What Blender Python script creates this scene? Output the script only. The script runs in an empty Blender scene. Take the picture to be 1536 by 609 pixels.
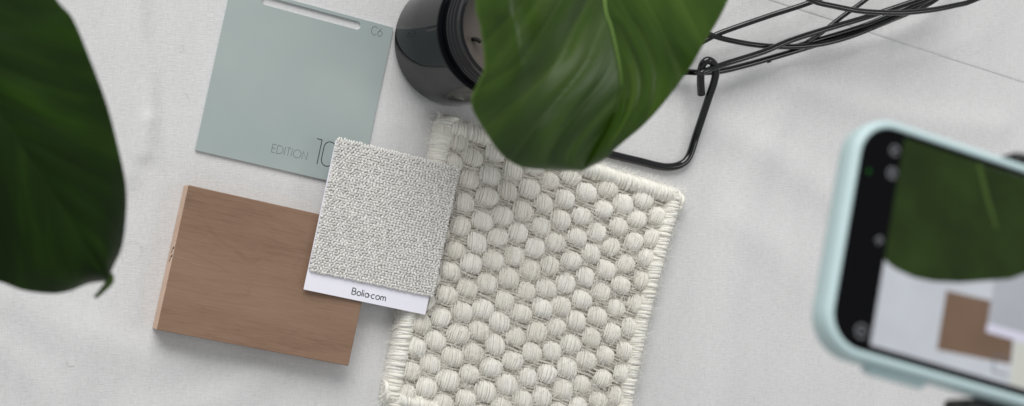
import bpy, bmesh, math, random
import numpy as np
from mathutils import Vector, Matrix, Euler, noise
random.seed(7); rs=np.random.RandomState(7)
S=0.001                                  # everything below is in millimetres
scn=bpy.context.scene; COL=scn.collection
# ---------------------------------------------------------------- camera (measured from the photograph)
TILT=math.atan(.4); DIST=960.; FPX=2400.
CAM=Vector((-DIST*math.sin(TILT),0,DIST*math.cos(TILT)))
cd=Vector((math.sin(TILT),0,-math.cos(TILT))); cr=Vector((math.cos(TILT),0,math.sin(TILT))); cu=Vector((0,1,0))
def P(px,py,z=0.):                       # where a point of known height lies on the table, in mm
    v=cd*FPX+cr*(px-768)+cu*(304.5-py)
    return CAM+v*((z-CAM.z)/v.z)
cam=bpy.data.cameras.new('camera'); co=bpy.data.objects.new('camera',cam); COL.objects.link(co)
co.matrix_world=Matrix(((cr.x,cu.x,-cd.x,CAM.x*S),(cr.y,cu.y,-cd.y,CAM.y*S),(cr.z,cu.z,-cd.z,CAM.z*S),(0,0,0,1)))
cam.sensor_width=36; cam.lens=36*FPX/1536; cam.clip_start=.02; cam.clip_end=60
cam.dof.use_dof=True; cam.dof.focus_distance=(DIST-12)*S; cam.dof.aperture_fstop=9.5
scn.camera=co
# ---------------------------------------------------------------- helpers
def lin(c):
    c=c/255.; return c/12.92 if c<=.04045 else ((c+.055)/1.055)**2.4
def rgb(r,g,b): return (lin(r),lin(g),lin(b),1)
def mat(name,col,rough=.6,**k):
    m=bpy.data.materials.new(name); m.use_nodes=True; b=m.node_tree.nodes['Principled BSDF']
    b.inputs['Base Color'].default_value=col; b.inputs['Roughness'].default_value=rough
    for a,v in k.items(): b.inputs[a.replace('_',' ')].default_value=v
    return m
class G:                                  # small node-graph helper
    def __init__(s,m): s.t=m.node_tree; s.b=s.t.nodes['Principled BSDF']
    def n(s,typ,**k):
        x=s.t.nodes.new(typ)
        for a,v in k.items():
            if a.startswith('i_'):
                key=a[2:].replace('_',' ')
                x.inputs[int(key) if key.isdigit() else key].default_value=v
            else: setattr(x,a,v)
        return x
    def l(s,a,b): s.t.links.new(a,b)
    def coord(s,kind='Object',scale=(1,1,1),rot=(0,0,0)):
        c=s.n('ShaderNodeTexCoord'); m=s.n('ShaderNodeMapping'); m.inputs['Scale'].default_value=scale; m.inputs['Rotation'].default_value=rot
        s.l(c.outputs[kind],m.inputs['Vector']); return m.outputs[0]
    def noise(s,vec,scale,detail=3,rough=.5,dist=0):
        x=s.n('ShaderNodeTexNoise'); x.inputs['Scale'].default_value=scale; x.inputs['Detail'].default_value=detail
        x.inputs['Roughness'].default_value=rough; x.inputs['Distortion'].default_value=dist
        s.l(vec,x.inputs['Vector']); return x.outputs['Fac']
    def ramp(s,fac,stops):
        x=s.n('ShaderNodeValToRGB'); e=x.color_ramp.elements
        while len(e)<len(stops): e.new(.5)
        for q,(p,c) in zip(e,stops): q.position=p; q.color=c
        s.l(fac,x.inputs[0]); return x.outputs['Color']
    def mix(s,a,b,fac,mode='MIX'):
        x=s.n('ShaderNodeMix',data_type='RGBA',blend_type=mode)
        for sock,v in ((x.inputs[0],fac),(x.inputs[6],a),(x.inputs[7],b)):
            if hasattr(v,'is_output'): s.l(v,sock)
            else: sock.default_value=v
        return x.outputs[2]
    def add(s,a,b,op='ADD'):
        x=s.n('ShaderNodeMath',operation=op)
        for sock,v in ((x.inputs[0],a),(x.inputs[1],b)):
            if hasattr(v,'is_output'): s.l(v,sock)
            else: sock.default_value=v
        return x.outputs[0]
    def bump(s,h,strength,dist):
        x=s.n('ShaderNodeBump'); x.inputs['Strength'].default_value=strength; x.inputs['Distance'].default_value=dist
        s.l(h,x.inputs['Height']); s.l(x.outputs[0],s.b.inputs['Normal'])
class M:                                  # mesh collector
    def __init__(s): s.v=[]; s.f=[]; s.uv=[]; s.tone=[]; s.mi=[]
    def add(s,v,f,uv=None,tone=.5,mi=0):
        o=len(s.v); s.v+=[tuple(p) for p in v]; s.f+=[tuple(i+o for i in q) for q in f]
        s.uv+=list(uv) if uv is not None else [(0,0)]*len(v); s.tone+=[tone]*len(v); s.mi+=[mi]*len(f)
    def build(s,name,m,parent=None,world=True,smooth=True,fix=False):
        me=bpy.data.meshes.new(name)
        off=Vector((0,0,0))
        if parent is not None and world: off=Vector(parent.location)/S
        a=np.array(s.v,dtype=float)-np.array(off)
        me.from_pydata((a*S).tolist(),[],s.f)
        ul=me.uv_layers.new(name='UVMap'); vi=np.empty(len(me.loops),dtype=int); me.loops.foreach_get('vertex_index',vi)
        ul.data.foreach_set('uv',np.array(s.uv,dtype=float)[vi].ravel())
        at=me.attributes.new('tone','FLOAT','POINT'); at.data.foreach_set('value',np.array(s.tone,dtype=float))
        if smooth: me.polygons.foreach_set('use_smooth',[True]*len(me.polygons))
        for q in (m if isinstance(m,(list,tuple)) else [m]): me.materials.append(q)
        if isinstance(m,(list,tuple)): me.polygons.foreach_set('material_index',s.mi)
        if fix:
            bm=bmesh.new(); bm.from_mesh(me); bmesh.ops.recalc_face_normals(bm,faces=bm.faces); bm.to_mesh(me); bm.free()
        me.update()
        o=bpy.data.objects.new(name,me); COL.objects.link(o)
        if parent is not None:
            o.parent=parent
            if parent.parent is not None and parent.data is not None and world: pass
        return o
def tag(o,label=None,cat=None,group=None,kind=None):
    for k,v in (('label',label),('category',cat),('group',group),('kind',kind)):
        if v: o[k]=v
    return o
def empty(name,loc,label,cat,rot=(0,0,0),group=None):
    o=bpy.data.objects.new(name,None); COL.objects.link(o); o.location=Vector(loc)*S; o.rotation_euler=rot; o.empty_display_size=.02
    return tag(o,label,cat,group)
def crom(pts,n):                          # Catmull-Rom through points
    pts=[Vector(p) for p in pts]; out=[]
    for i in range(len(pts)-1):
        a=pts[max(i-1,0)]; b=pts[i]; c=pts[i+1]; d=pts[min(i+2,len(pts)-1)]
        for k in range(n):
            t=k/n; out.append(.5*((2*b)+(c-a)*t+(2*a-5*b+4*c-d)*t*t+(3*b-a-3*c+d)*t**3))
    out.append(pts[-1]); return out
def tube(mb,pts,r,n=8,tone=.5,flat=1.,caps=True,closed=False):
    pts=[Vector(p) for p in pts]; k=len(pts)
    rad=r if isinstance(r,(list,tuple)) else [r]*k
    V=[];U=[];F=[];L=0;nrm=None
    for i,p in enumerate(pts):
        if closed: tng=pts[(i+1)%k]-pts[i-1]
        else: tng=pts[min(i+1,k-1)]-pts[max(i-1,0)]
        if tng.length<1e-9: tng=Vector((1,0,0))
        tng.normalize()
        if nrm is None:
            nrm=Vector((0,0,1)) if abs(tng.z)<.9 else Vector((1,0,0))
        nrm=nrm-tng*nrm.dot(tng)
        if nrm.length<1e-6: nrm=tng.orthogonal()
        nrm.normalize(); bi=tng.cross(nrm)
        if i: L+=(p-pts[i-1]).length
        for j in range(n):
            a=2*math.pi*j/n; V.append(p+nrm*(math.cos(a)*rad[i]*flat)+bi*(math.sin(a)*rad[i])); U.append((L,j/n*6.28*rad[i]))
    for i in range(k if closed else k-1):
        for j in range(n):
            a=i*n+j; b=i*n+(j+1)%n; i2=((i+1)%k)*n; F.append((a,b,i2+(j+1)%n,i2+j))
    if caps and not closed: F.append(tuple(range(n))[::-1]); F.append(tuple((k-1)*n+j for j in range(n)))
    mb.add(V,F,U,tone)
def ribbon(mb,pts,w,T,z0=.0,h=.05,closed=False):      # flat ink stroke; T maps local 2D -> 3D
    pts=[Vector((p[0],p[1])) for p in pts]; k=len(pts); V=[];F=[]
    for i,p in enumerate(pts):
        if closed: a=(p-pts[i-1]).normalized(); b=(pts[(i+1)%k]-p).normalized()
        else:
            a=(p-pts[i-1]).normalized() if i else (pts[1]-p).normalized()
            b=(pts[i+1]-p).normalized() if i<k-1 else a
        t=(a+b)
        if t.length<1e-4: t=b
        t.normalize(); nn=Vector((-t.y,t.x)); c=max(.5,nn.dot(Vector((-b.y,b.x))))
        q=nn*(w/2/c)
        V+=[T(p.x+q.x,p.y+q.y,z0+h),T(p.x-q.x,p.y-q.y,z0+h)]
    m=k if closed else k-1
    for i in range(m):
        j=(i+1)%k; F.append((2*i,2*i+1,2*j+1,2*j))
    mb.add(V,F)
def rrect(x0,y0,x1,y1,r,n=8):
    out=[]
    for cx,cy,a0 in ((x1-r,y1-r,0),(x0+r,y1-r,90),(x0+r,y0+r,180),(x1-r,y0+r,270)):
        for i in range(n+1):
            a=math.radians(a0+90*i/n); out.append((cx+r*math.cos(a),cy+r*math.sin(a)))
    return out
def loft(mb,loops,cap0=True,cap1=True,tone=.5,mi=0):
    n=len(loops[0]); V=[p for l in loops for p in l]; F=[]
    for i in range(len(loops)-1):
        for j in range(n): F.append((i*n+j,i*n+(j+1)%n,(i+1)*n+(j+1)%n,(i+1)*n+j))
    if cap0: F.append(tuple(range(n))[::-1])
    if cap1: F.append(tuple((len(loops)-1)*n+j for j in range(n)))
    mb.add(V,F,None,tone,mi)
def bevel(o,w,seg=3):
    b=o.modifiers.new('bevel','BEVEL'); b.width=w*S; b.segments=seg; b.limit_method='ANGLE'; b.angle_limit=math.radians(40)
def arc(cx,cy,rx,ry,a0,a1,n=14):
    return [(cx+rx*math.cos(math.radians(a0+(a1-a0)*i/n)),cy+ry*math.sin(math.radians(a0+(a1-a0)*i/n))) for i in range(n+1)]
def glyph(ch):                            # stroke lettering, cap height 1; returns (strokes, advance)
    x=.62
    if ch=='E': return [[(.46,0),(0,0),(0,1),(.46,1)],[(0,.52),(.42,.52)]],.66
    if ch=='D': return [[(0,0),(0,1),(.25,1)]+arc(.25,.5,.5,.5,90,-90)[1:-1]+[(.25,0),(0,0)]],.98
    if ch=='I': return [[(0,0),(0,1)]],.22
    if ch=='T': return [[(0,1),(.52,1)],[(.26,1),(.26,0)]],.70
    if ch=='O': return [arc(.5,.5,.5,.5,0,360,28)],1.2
    if ch=='N': return [[(0,0),(0,1),(.6,0),(.6,1)]],.8
    if ch=='1': return [[(0,1),(.22,1),(.22,0)]],.36
    if ch=='0': return [arc(.25,.75,.25,.25,0,180,12)+arc(.25,.25,.25,.25,180,360,12)+[(.5,.75)]],.7
    if ch=='C': return [arc(.5,.5,.5,.5,45,315,24)],1.02
    if ch=='6': return [arc(.32,.32,.32,.32,0,360,24),[(.06,.5),(.42,1)]],.75
    if ch=='B': return [[(0,0),(0,.97),(.28,.97)]+arc(.3,.74,.23,.23,90,-90,8)[1:]+[(.0,.51)],[(.3,.51)]+arc(.34,.255,.26,.255,90,-90,10)+[(0,0)]],.80
    if ch=='o': return [arc(.31,.31,.31,.31,0,360,20)],.82
    if ch=='l': return [[(0,0),(0,1.02)]],.24
    if ch=='i': return [[(0,0),(0,.62)],[(0,.82),(0,.93)]],.24
    if ch=='a': return [arc(.3,.31,.29,.31,0,360,20),[(.6,0),(.6,.62)]],.82
    if ch=='c': return [arc(.31,.31,.31,.31,50,310,16)],.74
    if ch=='m': return [[(0,0),(0,.62)],[(0,.38)]+arc(.2,.4,.2,.22,180,0,8)+[(.4,0)],[(.4,.38)]+arc(.6,.4,.2,.22,180,0,8)+[(.8,0)]],1.
    if ch=='.': return [[(0,.26),(0,.40)]],.22
    return [],.4
def write(mb,text,x,y,size,w,T,track=1.,z0=0,xs=1.):
    for ch in text:
        st,ad=glyph(ch)
        for s in st: ribbon(mb,[(x+p[0]*size*xs,y+p[1]*size) for p in s],w,T,z0)
        x+=ad*size*track*xs
ID=lambda x,y,z:(x,y,z)
# ---------------------------------------------------------------- materials
def fibre_mat(name,c0,c1,scale=(.25,3.2),bs=.8,tonefac=.5,sss=.2):
    m=mat(name,c0,.85); g=G(m)
    uv=g.coord('UV',(scale[0],scale[1],1)); f=g.noise(uv,1.,4,.6)
    a=g.n('ShaderNodeAttribute',attribute_name='tone')
    t=g.add(g.add(a.outputs['Fac'],tonefac,'MULTIPLY'),g.add(f,1-tonefac,'MULTIPLY'))
    g.l(g.ramp(t,[(.25,c0),(.72,c1)]),g.b.inputs['Base Color'])
    g.bump(f,bs,.0006); m.node_tree.nodes['Principled BSDF'].inputs['Sheen Weight'].default_value=.3
    g.b.inputs['Subsurface Weight'].default_value=sss; g.b.inputs['Subsurface Scale'].default_value=.0016; g.b.inputs['Subsurface Radius'].default_value=(1,.95,.85)
    return m
WOOL=fibre_mat('ivory_wool',rgb(232,227,214),rgb(253,251,243),tonefac=.45,bs=1.,sss=.12)
EDGE=fibre_mat('edge_wool',rgb(238,234,220),rgb(252,250,240),tonefac=.35)
WEFT=fibre_mat('taupe_yarn',rgb(194,188,176),rgb(222,217,206),tonefac=.6)
FUZZ=mat('fuzz',rgb(248,246,240),.8)
FAB=fibre_mat('boucle_yarn',rgb(202,200,195),rgb(227,225,220),(.8,2.5),.4,.75,.25)
# cloth
def cloth_mat():
    m=mat('white_cotton',rgb(222,221,222),.9); g=G(m)
    a=g.noise(g.coord('Object',(1500,170,1)),1,2,.6); b=g.noise(g.coord('Object',(190,1500,1)),1,2,.6)
    w=g.add(a,b); c=g.noise(g.coord('Object',(1,1,1)),9,3); sl=g.noise(g.coord('Object',(420,14,1)),1,3,.6)
    s=g.noise(g.coord('Object',(1,1,1)),700,2,.7)
    t=g.add(g.add(w,.38,'MULTIPLY'),g.add(c,.24,'MULTIPLY')); t=g.add(t,g.add(sl,.12,'MULTIPLY')); t=g.add(t,g.add(s,.1,'MULTIPLY'))
    t=g.add(t,-.1)
    g.l(g.ramp(t,[(.22,rgb(186,186,186)),(.5,rgb(206,206,206)),(.78,rgb(221,221,221))]),g.b.inputs['Base Color'])
    g.bump(g.add(w,g.add(s,.6,'MULTIPLY')),.45,.0004); g.b.inputs['Sheen Weight'].default_value=.1
    return m
CLOTH=cloth_mat()
def wood_mat(name,c0,c1,c2):
    m=mat(name,c1,.5); g=G(m)
    v=g.coord('Object',(1,1,1))
    fine=g.noise(g.coord('Object',(55,1600,1600)),1,3,.6)
    pore=g.noise(g.coord('Object',(160,900,900)),1,2,.7)
    big=g.noise(g.coord('Object',(9,38,38)),1,3,.55,.5)
    ringv=g.coord('Object',(10,40,40)); rn=g.noise(ringv,.8,2,.4,.8)
    rings=g.add(g.add(g.add(rn,9.,'MULTIPLY'),1.,'FRACT'),.06,'LESS_THAN')
    t=g.add(g.add(fine,.40,'MULTIPLY'),g.add(big,.5,'MULTIPLY')); t=g.add(t,g.add(pore,.18,'MULTIPLY'))
    col=g.ramp(t,[(.36,c0),(.54,c1),(.72,c2)])
    col=g.mix(col,c0,g.add(rings,.24,'MULTIPLY'))
    g.l(col,g.b.inputs['Base Color']); g.bump(fine,.12,.0003)
    return m
WOOD=wood_mat('stained_oak',rgb(114,87,68),rgb(133,105,85),rgb(143,115,94))
WOODE=wood_mat('pale_edge',rgb(176,146,124),rgb(201,171,149),rgb(214,186,166))
def card_mat():
    m=mat('sage_lacquer',rgb(158,170,169),.42); g=G(m)
    a=g.noise(g.coord('Object',(1,1,1)),14,2); b=g.noise(g.coord('Object',(1,1,1)),1800,2)
    g.l(g.ramp(a,[(.3,rgb(154,167,166)),(.7,rgb(166,176,173))]),g.b.inputs['Base Color']); g.bump(b,.06,.0002)
    return m
CARD=card_mat(); CARDE=mat('card_edge',rgb(196,204,204),.7)
PAPER=mat('white_paper',rgb(233,232,242),.7); INK=mat('black_ink',rgb(38,40,44),.6)
def leaf_mat(name,dark,mid,light,sheen=.3,veins=.3):
    m=mat(name,mid,sheen); g=G(m)
    f=g.noise(g.coord('UV',(.9,1.1,1)),1,2,.5); ff=g.noise(g.coord('UV',(6,1.8,1)),1,3,.6); b=g.noise(g.coord('Object',(1,1,1)),14,2)
    t=g.add(g.add(f,.6,'MULTIPLY'),g.add(ff,.14,'MULTIPLY')); t=g.add(t,.055); t=g.add(t,g.add(b,.25,'MULTIPLY'))
    col=g.ramp(t,[(.38,dark),(.55,mid),(.74,light)])
    sep=g.n('ShaderNodeSeparateXYZ'); tc=g.n('ShaderNodeTexCoord'); g.l(tc.outputs['UV'],sep.inputs[0])
    pp=g.n('ShaderNodeMath',operation='PINGPONG'); g.l(sep.outputs[0],pp.inputs[0]); pp.inputs[1].default_value=.5
    vn=g.n('ShaderNodeMapRange'); g.l(pp.outputs[0],vn.inputs[0]); vn.inputs[1].default_value=.0; vn.inputs[2].default_value=.07; vn.inputs[3].default_value=veins*.8; vn.inputs[4].default_value=0
    g.l(g.mix(col,(light[0]*1.3,light[1]*1.25,light[2]*1.3,1),vn.outputs[0]),g.b.inputs['Base Color'])
    ed=g.n('ShaderNodeMath',operation='ABSOLUTE'); g.l(sep.outputs[1],ed.inputs[0])
    er=g.n('ShaderNodeMapRange'); g.l(ed.outputs[0],er.inputs[0]); er.inputs[1].default_value=.978; er.inputs[2].default_value=1.; er.inputs[3].default_value=0; er.inputs[4].default_value=.55
    g.l(g.mix(g.b.inputs['Base Color'].links[0].from_socket,(light[0]*1.5,light[1]*1.45,light[2]*1.3,1),er.outputs[0]),g.b.inputs['Base Color'])
    g.bump(g.add(g.add(ff,.6,'MULTIPLY'),f),.3,.0012)
    g.b.inputs['Specular IOR Level'].default_value=.45
    tr=g.n('ShaderNodeBsdfTranslucent'); tr.inputs['Color'].default_value=(light[0]*1.3,light[1]*1.6,light[2]*.6,1)
    mx=g.n('ShaderNodeMixShader'); mx.inputs[0].default_value=.25
    out=[n for n in g.t.nodes if n.type=='OUTPUT_MATERIAL'][0]
    g.l(g.b.outputs[0],mx.inputs[1]); g.l(tr.outputs[0],mx.inputs[2]); g.l(mx.outputs[0],out.inputs['Surface'])
    return m
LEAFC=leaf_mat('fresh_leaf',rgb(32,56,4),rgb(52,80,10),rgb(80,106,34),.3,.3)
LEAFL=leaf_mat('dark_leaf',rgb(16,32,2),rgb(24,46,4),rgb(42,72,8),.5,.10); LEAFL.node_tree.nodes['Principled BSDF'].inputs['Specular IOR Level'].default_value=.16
RIB=mat('midrib_green',rgb(112,142,66),.5)
CARD.node_tree.nodes['Principled BSDF'].inputs['Sheen Weight'].default_value=.05
BLACK=mat('black_enamel',rgb(5,6,8),.12,Coat_Weight=.15)
JAR=mat('black_glass',rgb(7,8,12),.04,IOR=1.36)
JAR.node_tree.nodes['Principled BSDF'].inputs['Specular IOR Level'].default_value=.12
NECK=mat('black_glass_neck',rgb(7,8,12),.07)
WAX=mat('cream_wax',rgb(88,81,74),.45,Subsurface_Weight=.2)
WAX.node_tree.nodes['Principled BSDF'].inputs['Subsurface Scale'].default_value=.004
SOOT=mat('burnt_wick',rgb(18,15,14),.9)
MINT=mat('mint_silicone',rgb(182,204,206),.42)
GLASS=mat('screen_glass',rgb(5,5,7),.12); GLASS.node_tree.nodes['Principled BSDF'].inputs['Specular IOR Level'].default_value=.12
RUB=mat('black_plastic',rgb(14,14,15),.5)
def emis(name,c,s=1.,noisy=0):
    m=mat(name,(0,0,0,1),.25); b=m.node_tree.nodes['Principled BSDF']
    b.inputs['Emission Color'].default_value=c; b.inputs['Emission Strength'].default_value=s
    b.inputs['Base Color'].default_value=(.004,.004,.004,1); b.inputs['Specular IOR Level'].default_value=.1
    if noisy:
        g=G(m); f=g.noise(g.coord('Object',(1,1,1)),60,3)
        g.l(g.ramp(f,[(.3,tuple(x*(1-noisy) for x in c[:3])+(1,)),(.7,tuple(x*(1+noisy) for x in c[:3])+(1,))]),b.inputs['Emission Color'])
    return m
# ---------------------------------------------------------------- table and cloth
mb=M(); loft(mb,[[(x,y,z) for x,y in ((-900,-700),(1100,-700),(1100,700),(-900,700))] for z in (-34,-6)])
tag(mb.build('table_top',mat('pale_table',rgb(190,186,180),.6),smooth=False),kind='structure')
SA,SB=P(1153,0),P(1536,124); SD=(SB-SA).normalized(); SN=Vector((-SD.y,SD.x,0))   # fold line of the cloth
CREASES=[]
for pts,w,a in ((((205,-40),(212,60),(226,130),(218,230)),5,.55),(((150,-20),(190,150),(195,260)),9,.45),(((226,180),(250,250),(262,260)),4,.4),
                (((395,560),(330,600),(200,640)),12,.4),(((1190,130),(1120,300),(1080,620)),14,.5),(((1060,180),(1170,240),(1300,330)),13,.55),
                (((1100,330),(1200,420),(1260,620)),14,.45),(((20,450),(120,500),(260,540)),13,.4),(((1180,120),(1330,170),(1500,190)),11,.45),
                (((590,560),(560,610)),8,.3),(((0,520),(60,580),(90,650)),9,.35),(((585,130),(610,190),(605,220)),6,.35)):
    CREASES.append((np.array([[q.x,q.y] for q in crom([P(*p) for p in pts],8)]),w,a))
def cloth_z(X,Y):
    Z=np.zeros_like(X)
    for c,w,a in CREASES:
        d=np.full_like(X,1e9)
        for p,q in zip(c[:-1],c[1:]):
            e=q-p; L=(e@e); t=np.clip(((X-p[0])*e[0]+(Y-p[1])*e[1])/L,0,1)
            d=np.minimum(d,np.hypot(X-p[0]-t*e[0],Y-p[1]-t*e[1]))
        Z+=3.8*a*np.exp(-(d/w)**2)
    return Z
ZONES=[(-142,66,48,48,-12.3),(-158,-33,55,40,-12.4),(16,-56,84,90,-14.5),(-36,95,42,42,0),(-90,-5,40,45,-12.6)]
def relief(X,Y):                          # soft waves of the cloth, pressed flat where the samples lie
    N=np.array([noise.noise(Vector((x*.011,y*.008,0)))*1.5+noise.noise(Vector((x*.045,y*.018,3)))*.95+noise.noise(Vector((x*.16,y*.05,7)))*.14 for x,y in zip(X.ravel(),Y.ravel())]).reshape(X.shape)
    Z=cloth_z(X,Y)+N
    m=np.ones_like(X)
    for cx,cy,hx,hy,a in ZONES:
        a=math.radians(a); dx,dy=X-cx,Y-cy; lx=abs(dx*math.cos(a)+dy*math.sin(a)); ly=abs(-dx*math.sin(a)+dy*math.cos(a))
        d=np.hypot(np.maximum(lx-hx,0),np.maximum(ly-hy,0)); t=np.clip(d/22,0,1); m=np.minimum(m,t*t*(3-2*t))
    return Z*m-.1
def sheet(xs,ys,cut=None,lift=0):
    X,Y=np.meshgrid(xs,ys); Z=relief(X,Y)
    return X,Y,Z+lift
nx,ny=470,260
X,Y,Z=sheet(np.linspace(-420,640,nx),np.linspace(-280,300,ny))
mb=M(); V=np.stack([X,Y,Z],-1).reshape(-1,3)
F=[(j*nx+i,j*nx+i+1,(j+1)*nx+i+1,(j+1)*nx+i) for j in range(ny-1) for i in range(nx-1)]
mb.add(V.tolist(),F)
cloth=mb.build('tablecloth',CLOTH); tag(cloth,'creased white cotton cloth spread beneath all the samples','tablecloth')
# folded-over layer at the upper right: second ply that ends in a straight rolled edge
mb=M(); na,nb=240,70; V=[]
aa=np.linspace(-330,330,na); bb=np.concatenate([[0,0,.5,1.1,1.9],np.linspace(4,260,nb-5)])
XX=SA.x+SD.x*aa[None,:]+SN.x*bb[:,None]; YY=SA.y+SD.y*aa[None,:]+SN.y*bb[:,None]
ZF=relief(XX,YY); prof=np.full(len(bb),.8); prof[:]=.38; prof[:5]=(-.25,.1,.24,.33,.38); ZF=ZF+prof[:,None]
mb.add(np.stack([XX,YY,ZF],-1).reshape(-1,3).tolist(),[(j*na+i,j*na+i+1,(j+1)*na+i+1,(j+1)*na+i) for j in range(nb-1) for i in range(na-1)])
mb.build('folded_edge',CLOTH,cloth)
mb=M()
for pts in [[P(186,372,.5),P(182,385,.6),P(192,395,.6),P(207,388,.7),P(214,372,.6),P(200,362,.5),P(188,366,.5)]]: tube(mb,crom(pts,5),.035,4)
for q in range(30):
    p=P(random.uniform(20,1500),random.uniform(10,600),.6); a=random.uniform(0,6.28); l=random.uniform(.6,3.2)
    tube(mb,crom([p,p+Vector((math.cos(a)*l,math.sin(a)*l,.2)),p+Vector((math.cos(a+.7)*l*1.8,math.sin(a+.7)*l*1.8,0))],3),random.uniform(.03,.06),4)
tag(mb.build('lint',mat('grey_lint',rgb(150,148,145),.9),cloth),kind='stuff')
# ---------------------------------------------------------------- sage colour card
def local(origin,ang):
    c,s=math.cos(ang),math.sin(ang)
    def L(px,py,z=0):
        q=P(px,py,z); dx,dy=q.x-origin[0],q.y-origin[1]; return (dx*c+dy*s,-dx*s+dy*c)
    return L
A=math.radians(-12.3); org=(-190,29.4,0)
card=empty('colour_card',org,'sage green colour sample card printed EDITION 10, with a long slot','sample card',(0,0,A))
L=local(org,A); W_,H_,T_=97.,95.5,1.5
s0=L(393,-1,T_); s1=L(541,40,T_); sx0,sx1=s0[0],s1[0]; sy=(s0[1]+s1[1])/2; sh=2.45
outer=[(x,y) for x,y in rrect(0,0,W_,H_,.6,3)]; slot=rrect(sx0,sy-sh,sx1,sy+sh,sh-.01,8)
import bmesh
def holed(out,ins,z0,z1,name,m,m2,parent):
    bm=bmesh.new(); es=[]
    for lp in (out,ins):
        vs=[bm.verts.new((p[0]*S,p[1]*S,z1*S)) for p in lp]
        es+=[bm.edges.new((vs[i],vs[(i+1)%len(vs)])) for i in range(len(vs))]
    bmesh.ops.triangle_fill(bm,edges=es,use_beauty=True)
    r=bmesh.ops.extrude_face_region(bm,geom=bm.faces[:])
    for v in [g for g in r['geom'] if isinstance(g,bmesh.types.BMVert)]: v.co.z=z0*S
    bmesh.ops.recalc_face_normals(bm,faces=bm.faces)
    for f in bm.faces: f.material_index=1 if abs(f.normal.z)<.5 else 0
    me=bpy.data.meshes.new(name); bm.to_mesh(me); bm.free(); me.materials.append(m); me.materials.append(m2)
    o=bpy.data.objects.new(name,me); COL.objects.link(o); o.parent=parent; return o
holed(outer,slot,0.05,T_,'card_panel',CARD,CARDE,card)
mb=M(); q=L(407,228,T_); 
write(mb,'EDITION',q[0],q[1],4.6,.2,ID,1.0,T_,.98)
mb.build('edition_lettering',INK,card,False,False)
mb=M(); q=L(475,246,T_); write(mb,'10',q[0]-2.9,q[1],14.2,.5,ID,1.0,T_,.98); mb.build('number_lettering',INK,card,False,False)
mb=M(); q=L(556,51,T_); write(mb,'C6',q[0],q[1],4.9,.22,ID,1.,T_,.82); mb.build('code_lettering',INK,card,False,False)
# ---------------------------------------------------------------- wood block
A=math.radians(-12.4); org=(-213.3,-68.8,0)
blk=empty('wood_sample_block',org,'rectangular brown stained wood sample block with a pale left end','wood sample',(0,0,A))
L=local(org,A); BW,BH,BT=110.5,80.6,13.5
mb=M(); loft(mb,[[(x,y,z) for x,y in ((0.,0),(BW,0),(BW,BH),(0.,BH))] for z in (-.1,BT)])
o=mb.build('block_body',[WOOD,WOODE],blk,False,False)
for p in o.data.polygons:
    if p.normal.x<-.5: p.material_index=1
bevel(o,.45,2)
mb=M()
def Tm(x,y,z): return (-.06,x,y)          # strokes on the end face: x runs along the edge, y is height
y1=L(253,374,10)[1]; y2=L(250,386,10)[1]
for yy,k in ((y1,1.),(y2,1.15)):
    ribbon(mb,[(yy+.6,10.5*.95),(yy+1.3,8.9)],.9,Tm); ribbon(mb,[(yy+1.6,12.6),(yy+.9,9.2),(yy-.3*k,8.4),(yy-1.6*k,6.6)],1.1,Tm); ribbon(mb,[(yy+1.7,11.9),(yy+1.,8.3)],.9,Tm)
ribbon(mb,[(y1+5.6,12.4),(y1+5.,12.2)],.5,Tm)
mb.build('pencil_marks',mat('pencil',rgb(26,22,22),.8),blk,False,False)
# ---------------------------------------------------------------- rug sample
RA,RB,RC,RD=[Vector(q) for q in ((-48.,52.3,0),(112.8,7.5,0),(-83.5,-115.5,0),(70.,-163.,0))]
def RU(u,v,z=0):
    q=RA.lerp(RB,u).lerp(RC.lerp(RD,u),v)
    bow=4.0*math.sin(math.pi*min(max(v,0),1))*(u**3)          # right edge pulled inward
    e=(RB-RA).normalized(); q=q-e*bow
    return Vector((q.x,q.y,z))
rug=empty('rug_sample',RU(.5,.5,0),'ivory bobble-weave wool rug sample with a whipped yarn edge','rug sample')
WU,HV=163.,176.
e1=(RB-RA).normalized(); e2=(RC-RA).normalized()
mb=M(); n1,n2=30,30; V=[]
for z in (.1,5.0):
    for j in range(n2): 
        for i in range(n1): V.append(RU(.012+.976*i/(n1-1),.012+.976*j/(n2-1),z))
F=[]
for k in (0,1):
    for j in range(n2-1):
        for i in range(n1-1): F.append(tuple(k*n1*n2+q for q in (j*n1+i,j*n1+i+1,(j+1)*n1+i+1,(j+1)*n1+i)))
mb.add(V,F,[(p.x*.3,p.y*.3) for p in V]); 
y=0.; v=4.
while v<HV-4:                              # taupe weft threads crossing between the bobbles
    pts=[]; ph=random.random()*6
    for i in range(46):
        u=(5+(WU-10)*i/45)/WU
        pts.append(RU(u,(v+.5*math.sin(u*38+ph)+random.uniform(-.25,.25))/HV,5.7+.8*math.sin(u*WU/13.1*math.pi+ph)+random.uniform(-.3,.3)))
    tube(mb,pts,random.uniform(.5,.85),6,random.random(),caps=False); v+=random.uniform(.85,1.25)
mb.build('woven_base',WEFT,rug)
mb=M(); NC=12; DU=(WU-25.5)/(NC-1); DVv=14.1; centres=[]
for i in range(NC):
    v=12.3 if i%2==0 else 12.3+DVv*.5
    while v<HV-8.5:
        uu=12.8+i*DU+random.uniform(-.8,.8); vv=v+random.uniform(-.8,.8); centres.append((i,uu,vv)); v+=DVv*random.uniform(.96,1.04)
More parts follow.
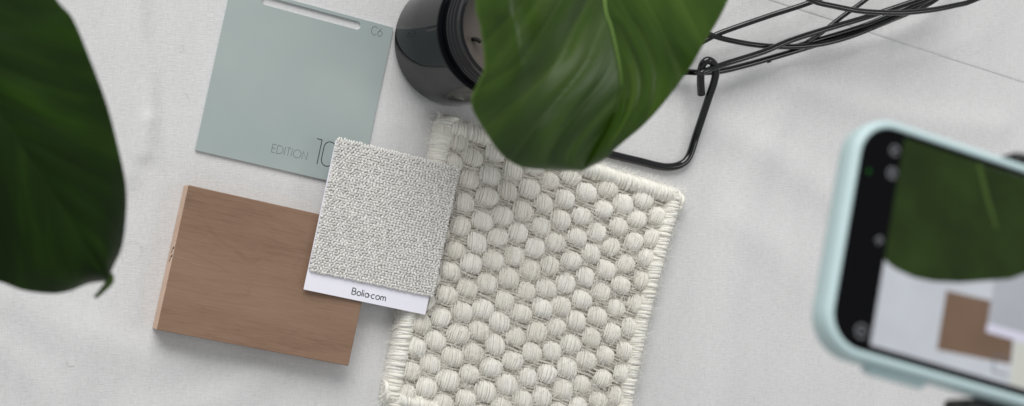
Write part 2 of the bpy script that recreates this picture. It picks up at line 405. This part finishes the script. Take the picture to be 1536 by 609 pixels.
for i,uu,vv in centres:
    w=random.uniform(6.2,7.2)*(.86 if i==NC-1 else 1); h=random.uniform(5.8,6.8); top=random.uniform(8.3,9.9); ns=random.choice((10,11,12,13)); sk=random.uniform(-.14,.14); tb=random.uniform(.2,.75)
    split=random.random()<.12
    if True:
        V=[];F=[];nn_=14
        for a_ in range(1,7):
            for b_ in range(nn_):
                el=math.pi/2*a_/6; az=2*math.pi*b_/nn_
                V.append(RU((uu+w*.95*math.sin(el)*math.cos(az))/WU,(vv+h*.93*math.sin(el)*math.sin(az))/HV,2.5+(top-2.7)*math.cos(el)**.5 if a_<6 else 2.5))
        for a_ in range(5):
            for b_ in range(nn_): F.append((a_*nn_+b_,a_*nn_+(b_+1)%nn_,(a_+1)*nn_+(b_+1)%nn_,(a_+1)*nn_+b_))
        F.append(tuple(range(nn_))); mb.add(V,F,[(p.x*.4,p.y*.4) for p in V],tb*.8)
    for k in range(ns):
        a=-1+2*k/(ns-1); a+=random.uniform(-.05,.05); r0=w/ns*1.2*random.uniform(.8,1.2)
        if split: a+= .07*(1 if a>0 else -1)
        pts=[];rr=[]; lift=random.uniform(-.35,.35); m_=13; hk=h*math.sqrt(max(.3,1-.28*a*a))*random.uniform(.95,1.05)
        cv=random.uniform(-.5,.5)
        for q in range(m_):
            t=-1+2*q/(m_-1); ell=math.sqrt(max(0,1-.45*t*t))
            x=uu+a*w*(.93*ell)+sk*t*h+cv*.5*(1-t*t); y=vv+t*hk
            z=2.6+(top-2.6+lift)*math.sqrt(max(0,1-abs(t)**2.6))*math.sqrt(max(.12,1-.62*a*a))
            pts.append(RU(x/WU,y/HV,z)); rr.append(r0*(.72+.28*(1-t*t)))
        tube(mb,pts,rr,7,min(1,max(0,tb+random.uniform(-.25,.25))))
mb.build('bobble_pile',WOOL,rug,fix=True)
# whipped border: slanting wraps of yarn around the four edges
mb=M()
def edge_point(k,t):
    a,b=((0,0),(1,0),(1,1),(0,1))[k],((1,0),(1,1),(0,1),(0,0))[k]
    return a[0]+(b[0]-a[0])*t,a[1]+(b[1]-a[1])*t
c_=(.5,.5)
for k in range(4):
    Ln=WU if k in (0,2) else HV; n=int(Ln/.58)
    cp=[]
    for q in range(31):
        u,v=edge_point(k,.02+.96*q/30); p=RU(u,v); ci=(RU(.5,.5)-p); nrm_=RU(u+(.001 if k==3 else -.001 if k==1 else 0),v+(.001 if k==0 else -.001 if k==2 else 0))-p; cp.append(p+nrm_.normalized()*4.9+Vector((0,0,4.9)))
    tube(mb,cp,4.75,14,.6)
    for q in range(n):
        t=(q+.5+random.uniform(-.3,.3))/n; u,v=edge_point(k,t); t2=min(1,max(0,t+random.uniform(.006,.036)))
        u2,v2=edge_point(k,t2)
        base=RU(u,v); far=RU(u2,v2)
        inn=(RU(u+(.5-u)*.001 if k in(1,3) else u,v+(.5-v)*.001 if k in (0,2) else v)-base).normalized()
        # round the corners
        cd_=min(t,1-t)*Ln; push=max(0,6.5-cd_)**2*.085
        bw=(10.2 if k in (0,3) else 9.6)*random.uniform(.93,1.07); hh=random.uniform(8.6,10.2); pts=[]
        for s in range(11):
            a=math.pi*(1.12-1.24*s/10); f=s/10
            bpt=base.lerp(far,f)
            pts.append(bpt+inn*(push+bw*.5-math.cos(math.pi-a)*bw*.5*1.0)+Vector((0,0,max(.3,.5+hh*math.sin(a)))))
        r=random.uniform(.75,1.3); tube(mb,pts,[r*(.7 if s in(0,10) else 1) for s in range(11)],6,random.random())
mb.build('whipped_edge',EDGE,rug,fix=True)
mb=M()
for q in range(11000):                      # loose wool fibres
    if q%3: 
        i,uu,vv=random.choice(centres); p=RU((uu+random.uniform(-7,7))/WU,(vv+random.uniform(-7,7))/HV,random.uniform(7.,10)); dz=random.uniform(-.3,.9)
    else:
        k=random.randrange(4); u,v=edge_point(k,random.random()); p=RU(u,v,random.uniform(3,8)); dz=random.uniform(-.5,.7)
    a=random.uniform(0,6.28) if q%3==0 or q%2 else random.gauss(-1.8,.5); d=Vector((math.cos(a),math.sin(a),dz*.5)); ln=random.uniform(2,6) if q%3 else random.uniform(1.5,6.5); b=Vector((-d.y,d.x,0))*random.uniform(-.5,.5)
    tube(mb,[p+d*ln*s+b*ln*s*s for s in (0,.3,.6,1)],[.12,.11,.08,.03],3,caps=False)
tag(mb.build('loose_fibres',FUZZ,rug),kind='stuff')
# ---------------------------------------------------------------- fabric swatch on its white card
A=math.radians(-12.6); zl=16.2
org=P(455,434,zl)
SW,SH=76.,87.
sw=empty('fabric_swatch',org,'small pale grey woven fabric swatch glued on a white printed card','fabric swatch',(0,0,0))
sw.rotation_euler=(Matrix.Rotation(A,4,'Z')@Matrix.Rotation(math.radians(2.6),4,'Y')@Matrix.Rotation(math.radians(-.3),4,'X')).to_euler()
mb=M(); loft(mb,[[(x,y,z) for x,y in rrect(0,0,SW-1.2,SH-1,.3,2)] for z in (0,.45)])
mb.build('backing_card',PAPER,sw,False,False)
mb=M()
write(mb,'Bolia.com',28.3,2.9,3.75,.50,ID,1.0,.46)
mb.build('printed_lettering',INK,sw,False,False)
mb=M(); x0,x1,y0,y1=.9,SW+.6,10.9,SH+.6
loft(mb,[[(x,y,z) for x,y in rrect(x0+.6,y0+.5,x1-.6,y1-.6,.4,2)] for z in (.5,1.3)],tone=.3)
j=0; y=y0+.6
while y<y1-.2:
    x=x0+.4+(0 if j%2 else .95)+random.uniform(-.2,.2)
    while x<x1-.2:
        hor=((j*3+int(x/1.9)*5)%7)<4; a=(random.gauss(.25,.3) if hor else random.gauss(1.9,.35)); ln=random.uniform(.95,1.4); r=random.uniform(.66,.86)
        c,s=math.cos(a),math.sin(a); zc=random.uniform(1.35,1.65); xx=x+random.uniform(-.15,.15); yy=y+random.uniform(-.15,.15)
        pts=[(xx+c*ln*t,yy+s*ln*t,zc-.3*t*t) for t in (-1,-.55,0,.55,1)]
        tube(mb,pts,[r*.45,r*.9,r,r*.9,r*.45],7,min(1,max(0,random.gauss(.35 if hor else .8,.18)))); x+=random.uniform(1.85,2.15)
    y+=1.46; j+=1
for side in range(4):                       # cut yarn ends along the edges
    Ln=(x1-x0) if side<2 else (y1-y0); q=.6
    while q<Ln-.4:
        if side==0: p=Vector((x0+q,y1-.9,1.3)); d=Vector((random.uniform(-.25,.15),1,0)); el=random.uniform(1.0,1.7)
        elif side==1: p=Vector((x0+q,y0+.6,1.2)); d=Vector((random.uniform(-.3,.3),-1,0)); el=random.uniform(.6,1.2)+.3*math.sin(q*.25)
        elif side==2: p=Vector((x0+.5,y0+q,1.2)); d=Vector((-1,random.uniform(-.3,.3),0)); el=random.uniform(.6,1.2)
        else: p=Vector((x1-.5,y0+q,1.2)); d=Vector((1,random.uniform(-.3,.3),0)); el=random.uniform(.7,1.4)
        tube(mb,[p-d*.4,p+d*el*.5+Vector((0,0,.1)),p+d*el-Vector((0,0,.25))],[.6,.62,.34],6,random.uniform(.75,1)); q+=random.uniform(1.25,1.9) if side==0 else random.uniform(1.1,1.6)
mb.build('woven_fabric',FAB,sw,False,fix=True)
# ---------------------------------------------------------------- candle in black glass jar
org=P(679,66,0)
can=empty('candle_jar',org,'candle in a shiny black glass jar with a threaded neck, beside the green card','candle')
def lathe(mb,prof,n=96,tone=.5):
    V=[(r*math.cos(2*math.pi*j/n),r*math.sin(2*math.pi*j/n),z) for r,z in prof for j in range(n)]
    F=[(i*n+j,i*n+(j+1)%n,(i+1)*n+(j+1)%n,(i+1)*n+j) for i in range(len(prof)-1) for j in range(n)]
    if prof[0][0]>.01: F.append(tuple(range(n))[::-1])
    mb.add(V,F,None,tone)
R=37.2
def rnd(r,z0,s,n=6): return [(r-s+s*math.sin(math.pi/2*i/n),z0+s-s*math.cos(math.pi/2*i/n)) for i in range(n+1)]
body=[(.01,0)]+rnd(R,0,4.5)+[(R,40),(R,77)]+[(R-2.6+2.6*math.cos(math.pi/2*i/5),79+2.6*math.sin(math.pi/2*i/5)) for i in range(6)]
neck=[(R-3.6,81.7),(R-4.2,83.6)]
for k in range(3):
    z=84.4+k*4.2; r=R-4.2-k*.4
    neck+=[(r,z),(r+.5,z+.5),(r+1.25,z+1.3),(r+1.4,z+1.9),(r+.9,z+2.6),(r+.1,z+3.1),(r-.1,z+4.2)]
zt=97.6; rim=[(R-5.4,zt),(R-5.3,zt+1.4),(R-5.8,zt+2.3),(R-6.6,zt+2.5),(R-7.4,zt+2.1),(R-7.8,zt+1.),(R-7.9,zt-12),(.01,zt-12.2)]
mb=M(); lathe(mb,body+neck[:2]); mb.build('glass_body',JAR,can,False)
mb=M(); lathe(mb,[(R-4.5,81)]+neck[1:]+rim); mb.v=mb.v; mb.build('threaded_neck',NECK,can,False)
mb=M(); lathe(mb,[(R-8,zt-12.6),(R-8,zt-8.4),(R-8.6,zt-9.2),(R-11,zt-9.5),(12,zt-9.8),(.01,zt-9.9)]); mb.build('wax',WAX,can,False)
wp=P(713,58,zt-6); cx,cy=wp.x-org.x,wp.y-org.y
rr_=math.hypot(cx,cy); a0=math.atan2(cy,cx)
for k in range(3):
    a=a0+k*2*math.pi/3; cx,cy=rr_*math.cos(a),rr_*math.sin(a); mb=M()
    tube(mb,[(cx,cy,zt-10.2),(cx+.2,cy,zt-7.5),(cx+1.,cy-.6,zt-5.4),(cx+2.6,cy-1.9,zt-4.6)],[1.2,1.1,1.2,1.0],7); mb.build('wick',SOOT,can,False)
# ---------------------------------------------------------------- black wire basket
bas=empty('wire_basket',P(1250,-40,0),'black enamelled wire basket with a bent rod handle hooked over its wires','basket')
def wire(name,pts,r,n=10,closed=False,extra=None):
    mb=M(); c=crom([P(*p) for p in pts],10); tube(mb,c,r,12,closed=False)
    if extra: extra(mb)
    return mb.build(name,BLACK,bas)
wire('rod_handle',[(760,188,2.6),(840,209,2.6),(915,231,2.6),(960,242,2.6),(988,249,2.6),(1004,250.5,2.6),(1018,248,2.6),(1029,241,2.7),(1036,229,3),(1043,207,4),(1052,180,7),(1063,147,12),(1071,123,16),(1074,104,19),(1069,94,21),(1062,90.5,22),(1055,95,21),(1051.5,106,19),(1051,122,16),(1051.5,134,13.5),(1052,142,12)],2.45)
wire('ring',[(1030,-40,14),(1034,12,14),(1046,40,14),(1063,51,14),(1093,60,14),(1139,68,14),(1185,70,14),(1231,66,14),(1277,54,14),(1332,32,14),(1370,16,14),(1410,-6,14),(1450,-60,14),(1440,-130,14),(1340,-200,14),(1200,-220,14),(1080,-150,14),(1030,-40,14)],1.75)
wire('ring',[(1150,-60,40),(1180,-25,40),(1217,0,40),(1250,9,40),(1295,17,40),(1350,19,40),(1396,15,40),(1433,8,40),(1461,0,40),(1520,-30,40),(1560,-100,40),(1480,-200,40),(1330,-230,40),(1180,-180,40),(1150,-60,40)],1.75)
wire('spoke',[(1000,88,9),(1040,69,11),(1059,60,12),(1084,48,15),(1153,24,20),(1222,1,27),(1300,-34,36)],1.75)
wire('spoke',[(1206,66,13),(1216,60,13),(1240,43,15),(1263,25,18),(1298,0,22),(1340,-34,27)],1.6)
wire('spoke',[(1050,110,22),(1062,105,22),(1093,94,20),(1144,78,19),(1185,61,19),(1231,46,19),(1295,27,22),(1341,12,26),(1384,-3,30),(1430,-22,34)],1.85)
def weld(mb):
    p=P(1153,88,9)
    tube(mb,[p+Vector((-2.2,-.6,-.6)),p+Vector((-.8,-1,-.2)),p+Vector((.9,-.4,0)),p+Vector((2.4,.6,0))],[.8,2.,2.,.7],8)
wire('spoke',[(960,98,6),(1000,105,8),(1033,108,9),(1056,108.5,9),(1084,106,9),(1121,97,9),(1153,88,9),(1194,76,10),(1240,62,11),(1291,46,13),(1332,30,17),(1364,15,21),(1390,0,25),(1430,-24,30)],1.95,extra=weld)
wire('spoke',[(1186,71,12),(1225,60,12),(1290,40,15),(1340,20,20),(1372,7,24),(1415,-10,28)],1.5)
# ---------------------------------------------------------------- leaves
def interp(kn,s):
    ks=[k[0] for k in kn]; x=np.interp(s,ks,[k[1] for k in kn]); y=np.interp(s,ks,[k[2] for k in kn]); return x,y
def smooth_knots(kn,n=8):
    out=crom([Vector((k[0],k[1],k[2])) for k in kn],n); return [(p.x,p.y,p.z) for p in out]
def leaf(name,label,cat,mid,lk,rk,zf,mats,ns=150,nw=44,nv=9,skew=.6,amp=1.35,ribr=1.25,rend=1.,rib0=0.):
    mid,lk,rk=[smooth_knots(k) for k in (mid,lk,rk)]
    V=[];U=[];F=[]; midp=[]
    for i in range(ns+1):
        s=1-(1-i/ns)**1.25
        mx,my=interp(mid,s)
        row=[]
        for j in range(-nw,nw+1):
            w=j/nw; ex,ey=interp(lk if w<0 else rk,s); a=abs(w)
            px,py=mx+(ex-mx)*a,my+(ey-my)*a
            ph=(s-skew*a*(1-.35*a))*nv
            fr=abs(math.sin(math.pi*ph)); rip=amp*(fr**.6-.6)*min(1,a*4)*(1-.6*a)*min(1,(1-s)*5)
            z=zf(s,w)+rip
            q=P(px,py,z); V.append(q); U.append((ph+(0 if w<0 else 40),w)); row.append(q)
        midp.append((s,row[nw]))
    n=2*nw+1
    for i in range(ns):
        for j in range(n-1): F.append((i*n+j,i*n+j+1,(i+1)*n+j+1,(i+1)*n+j))
    root=empty(name,midp[0][1],label,cat)
    mb=M(); mb.add(V,F,U); o=mb.build('leaf_blade',mats[0],root)
    md=o.modifiers.new('thickness','SOLIDIFY'); md.thickness=.45*S; md.offset=-1
    mb=M(); pp=[p+Vector((0,0,.35)) for s,p in midp if rib0<=s<=rend]
    tube(mb,pp,[ribr*(1-.9*k/len(pp))+.1 for k in range(len(pp))],8,flat=.7); mb.build('midrib',mats[1],root)
    b=midp[0][1]; d=(midp[0][1]-midp[3][1]); d=(d/d.length if d.length else Vector((0,1,0)))
    mb=M(); c=crom([b-d*4,b+d*30+Vector((0,0,-4)),b+d*90+Vector((0,0,-30)),b+d*150+Vector((0,0,-90))],8); tube(mb,c,[1.6+1.2*k/len(c) for k in range(len(c))],10); mb.build('petiole',mats[1],root)
    return root
zc=lambda s,w: 300+10*math.sin(s*3)-18*s+ (18*(abs(w))**1.2 if w<0 else 13*abs(w)**1.3) -20*(abs(w)**2)*(s**2) + (9*math.exp(-((w+.72)/.16)**2)*math.exp(-((s-.42)/.25)**2)) 
leaf('houseplant_leaf','fresh green heart-shaped leaf hanging over the candle and rug sample, centre top','leaf',
 [(0,935,-330),(.2,902,-150),(.4,906,0),(.5,917,44),(.62,931,113),(.72,927,155),(.82,912,192),(.92,890,232),(1,873,255)],
 [(0,930,-330),(.1,790,-270),(.22,722,-140),(.4,713,0),(.46,720,40),(.54,726,98),(.585,717,123),(.62,707,145),(.66,709,165),(.71,722,188),(.78,744,222),(.83,762,239),(.88,785,250),(.94,828,254),(1,873,255)],
 [(0,940,-330),(.1,1090,-260),(.22,1140,-130),(.4,1092,0),(.5,1055,66),(.6,1028,111),(.7,978,174),(.8,930,216),(.87,905,238),(.93,886,249),(1,873,255)],
 zc,(LEAFC,RIB),rend=.66)
zl_=lambda s,w: 300-14*s-20*abs(w)**2+8*math.sin(2.5*s)+(10*abs(w) if w>0 else 4*abs(w))
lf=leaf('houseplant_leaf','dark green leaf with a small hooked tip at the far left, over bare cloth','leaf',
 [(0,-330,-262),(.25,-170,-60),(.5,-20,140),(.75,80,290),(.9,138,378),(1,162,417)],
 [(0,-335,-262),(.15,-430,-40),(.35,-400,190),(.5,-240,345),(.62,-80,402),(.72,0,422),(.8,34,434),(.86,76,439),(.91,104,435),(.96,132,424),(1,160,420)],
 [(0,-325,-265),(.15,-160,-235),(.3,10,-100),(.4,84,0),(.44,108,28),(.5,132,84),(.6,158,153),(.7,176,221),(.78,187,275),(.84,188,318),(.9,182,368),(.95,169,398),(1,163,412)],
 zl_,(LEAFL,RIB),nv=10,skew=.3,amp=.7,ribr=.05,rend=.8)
mb=M(); c=crom([P(150,410,276),P(161,414,276),P(164,422,276),P(155,434,273),P(143,446,270)],8); tube(mb,c,[2.3,2.4,2.3,2.3,2.2,2.2,2.2,2.1]+[2.1-1.4*k/(len(c)-8) for k in range(len(c)-8)],8,flat=.5)
mb.build('drip_tip',LEAFC,lf)
# ---------------------------------------------------------------- phone
po=Vector((-83.217,-7.787,480.904))
rot=Euler((math.radians(-7.8),math.radians(-5.41),math.radians(-15.83)),'XYZ')
ph=empty('smartphone',po,'smartphone in a pale mint case, its screen showing the leaf and samples','phone',rot)
PLn,PWd=147.,70.
def rl(off,z,r=10.5):
    return [(x,y,z) for x,y in rrect(-off,-PWd/2-off,PLn+off,PWd/2+off,max(1.5,r+off),10)]
mb=M(); loft(mb,[rl(-.05,-.6),rl(.05,.1),rl(.5,.3),rl(1.2,.35),rl(1.8,.15),rl(2.4,-.5),rl(2.8,-1.6),rl(2.95,-3.2),rl(2.95,-6.5),rl(2.8,-8.2),rl(2.1,-9.6),rl(.8,-10.4),rl(-2,-10.8)][::-1],True,False)
mb.build('phone_case',MINT,ph,False)
mb=M(); loft(mb,[rl(-.1,-.9),rl(-.1,-.05),rl(-.4,.05)],True,True); scr=mb.build('screen_glass',GLASS,ph,False,False)
SCW=emis('screen_white',rgb(192,196,203),.95,.06); SLF=emis('screen_green',rgb(36,53,16),.9,.3); SBR=emis('screen_brown',rgb(116,94,78),.95,.08)
SGR=emis('screen_grey',rgb(170,173,180),.95,.05); SPW=emis('screen_paper',rgb(210,209,226),.95); SDK=emis('screen_line',rgb(96,104,110),.9); SLV=emis('screen_vein',rgb(66,88,38),.9)
SRG=emis('screen_wool',rgb(196,198,190),.95,.06)
mb=M()
def poly(pts,z,mi): mb.add([(x,y,z) for x,y in pts],[tuple(range(len(pts)))],None,.5,mi)
def cc(pts): 
    a=sum(pts[i][0]*pts[(i+1)%len(pts)][1]-pts[(i+1)%len(pts)][0]*pts[i][1] for i in range(len(pts))); return pts if a>0 else pts[::-1]
poly(cc([(13.8,-32.6),(133,-32.6),(133,33.2),(13.8,33.2)]),.10,0)
lfp=[(13.75,33.2),(13.75,-6.1),(16,-7.2),(18.4,-7.9),(24.5,-8.7),(31.5,-8.1),(40.8,-6.),(50,-2.9),(58.1,-.2),(64,3.5),(72,10),(78,20),(80,33.1)]
poly(cc(lfp),.18,1)
poly(cc([(40,33),(41.6,33),(46,24),(51,14.5),(50.2,14.2),(44.8,23)]),.21,6)
poly(cc([(36.5,-9.6),(52.4,-8.6),(86,-8),(86,-17),(62.3,-17.6),(62.7,-26.2),(36.3,-28.3)]),.11,2)
poly(cc([(52.6,-1.5),(52.4,-16),(92,-16),(92,30),(60,10)]),.12,3)
poly(cc([(52.4,-15.8),(92,-15.4),(92,-18.2),(52.3,-18.6)]),.20,4)
poly(cc([(62.9,-18.8),(92,-18.8),(92,-32.4),(63.2,-32.4)]),.16,7)
for a,b,c,d in ((56.5,-25,62.5,-24.5),(56.5,-30.2,62.5,-29.7),(56.4,-30.2,56.9,-24.5)): poly(cc([(a,b),(c,b),(c,d),(a,d)]),.19,5)
mb.build('display_picture',[SCW,SLF,SBR,SGR,SPW,SDK,SLV,SRG],scr,False,False)
ICO=emis('icon_glow',rgb(125,127,132),.8); ICG=emis('icon_green',rgb(20,110,30),.6)
def icon(pts_list,w,m):
    mb=M()
    for pts,cl in pts_list: ribbon(mb,pts,w,ID,.1,.06,cl)
    mb.build('icon',m,scr,False,False)
icon([(arc(11.2,28.4,1.5,1.5,0,330,12),False),([(10.2,27.2),(12.2,29.6)],False)],.5,ICO)
icon([(arc(11.6,21.1,1.6,1.6,0,330,12),False),([(11.6,20.2),(11.6,22)],False)],.6,ICO)
icon([([(9.6,-1),(11.2,.6),(12.2,-.9)],False),([(10.6,-2),(11.4,-.6)],False)],.55,ICO)
icon([(arc(10.1,-29.3,1.9,1.9,0,330,14),False),([(9,-29.3),(11.2,-29.3)],False)],.6,ICO)
icon([(arc(3.6,19.4,.5,.5,0,330,8),False)],.5,ICG)
mb=M(); tube(mb,[(16,-38.2,-5.5),(17,-38.7,-5.5),(36,-38.7,-5.5),(37,-38.2,-5.5)],[1.2,1.8,1.8,1.2],10); mb.build('side_button',MINT,ph,False)
# clamp that holds the phone
ch=empty('phone_clamp',po,'black phone clamp gripping the mint phone, at the right edge','clamp',rot)
def bx(name,x0,y0,z0,x1,y1,z1,r=2.):
    mb=M(); V=rrect(x0,z0,x1,z1,r,5); loft(mb,[[(a,y0,b) for a,b in V],[(a,y1,b) for a,b in V]]); o=mb.build(name,RUB,ch,False,False)
    for p in o.data.polygons: pass
    o.data.flip_normals(); bevel(o,1.2,3); return o
bx('jaw',53,-45,-20,106,-38.7,-4.5,3)
bx('jaw',55.5,38.7,-17,104,42.2,-2.2,2.5)
bx('back_plate',66,-44,-24,92,41,-15.5,2)
mb=M(); tube(mb,crom([(79,0,-20),(84,0,-34),(120,2,-46),(200,6,-30),(330,20,-20),(430,40,-60),(470,60,-200),(480,70,-420)],10),7.,14); mb.build('arm',RUB,ch,False)
# ---------------------------------------------------------------- light
def area(name,loc,target,sx,sy,power,col):
    l=bpy.data.lights.new(name,'AREA'); l.shape='RECTANGLE'; l.size=sx; l.size_y=sy; l.energy=power; l.color=col
    o=bpy.data.objects.new(name,l); COL.objects.link(o); o.location=loc
    o.rotation_euler=(Vector(target)-Vector(loc)).to_track_quat('-Z','Y').to_euler(); return o
area('window_light',(-.8,2.7,2.05),(0,0,0),2.6,2.2,121,(1.,.99,.975))
area('added_sheen_light',(1.3,-.2,1.62),(.05,0,.1),.5,.5,3.6,(1.,.99,.97))  # added small lamp, not a window: puts sheen on the centre leaf
w=bpy.data.worlds.new('World'); scn.world=w; w.use_nodes=True
bg=w.node_tree.nodes['Background']; bg.inputs[0].default_value=(.975,.985,1.,1); bg.inputs[1].default_value=.46
scn.view_settings.view_transform='Standard'; scn.view_settings.look='None'; scn.view_settings.exposure=0; scn.view_settings.gamma=1
scn.render.engine='CYCLES'; scn.render.resolution_x=1024; scn.render.resolution_y=406
scn.cycles.max_bounces=8
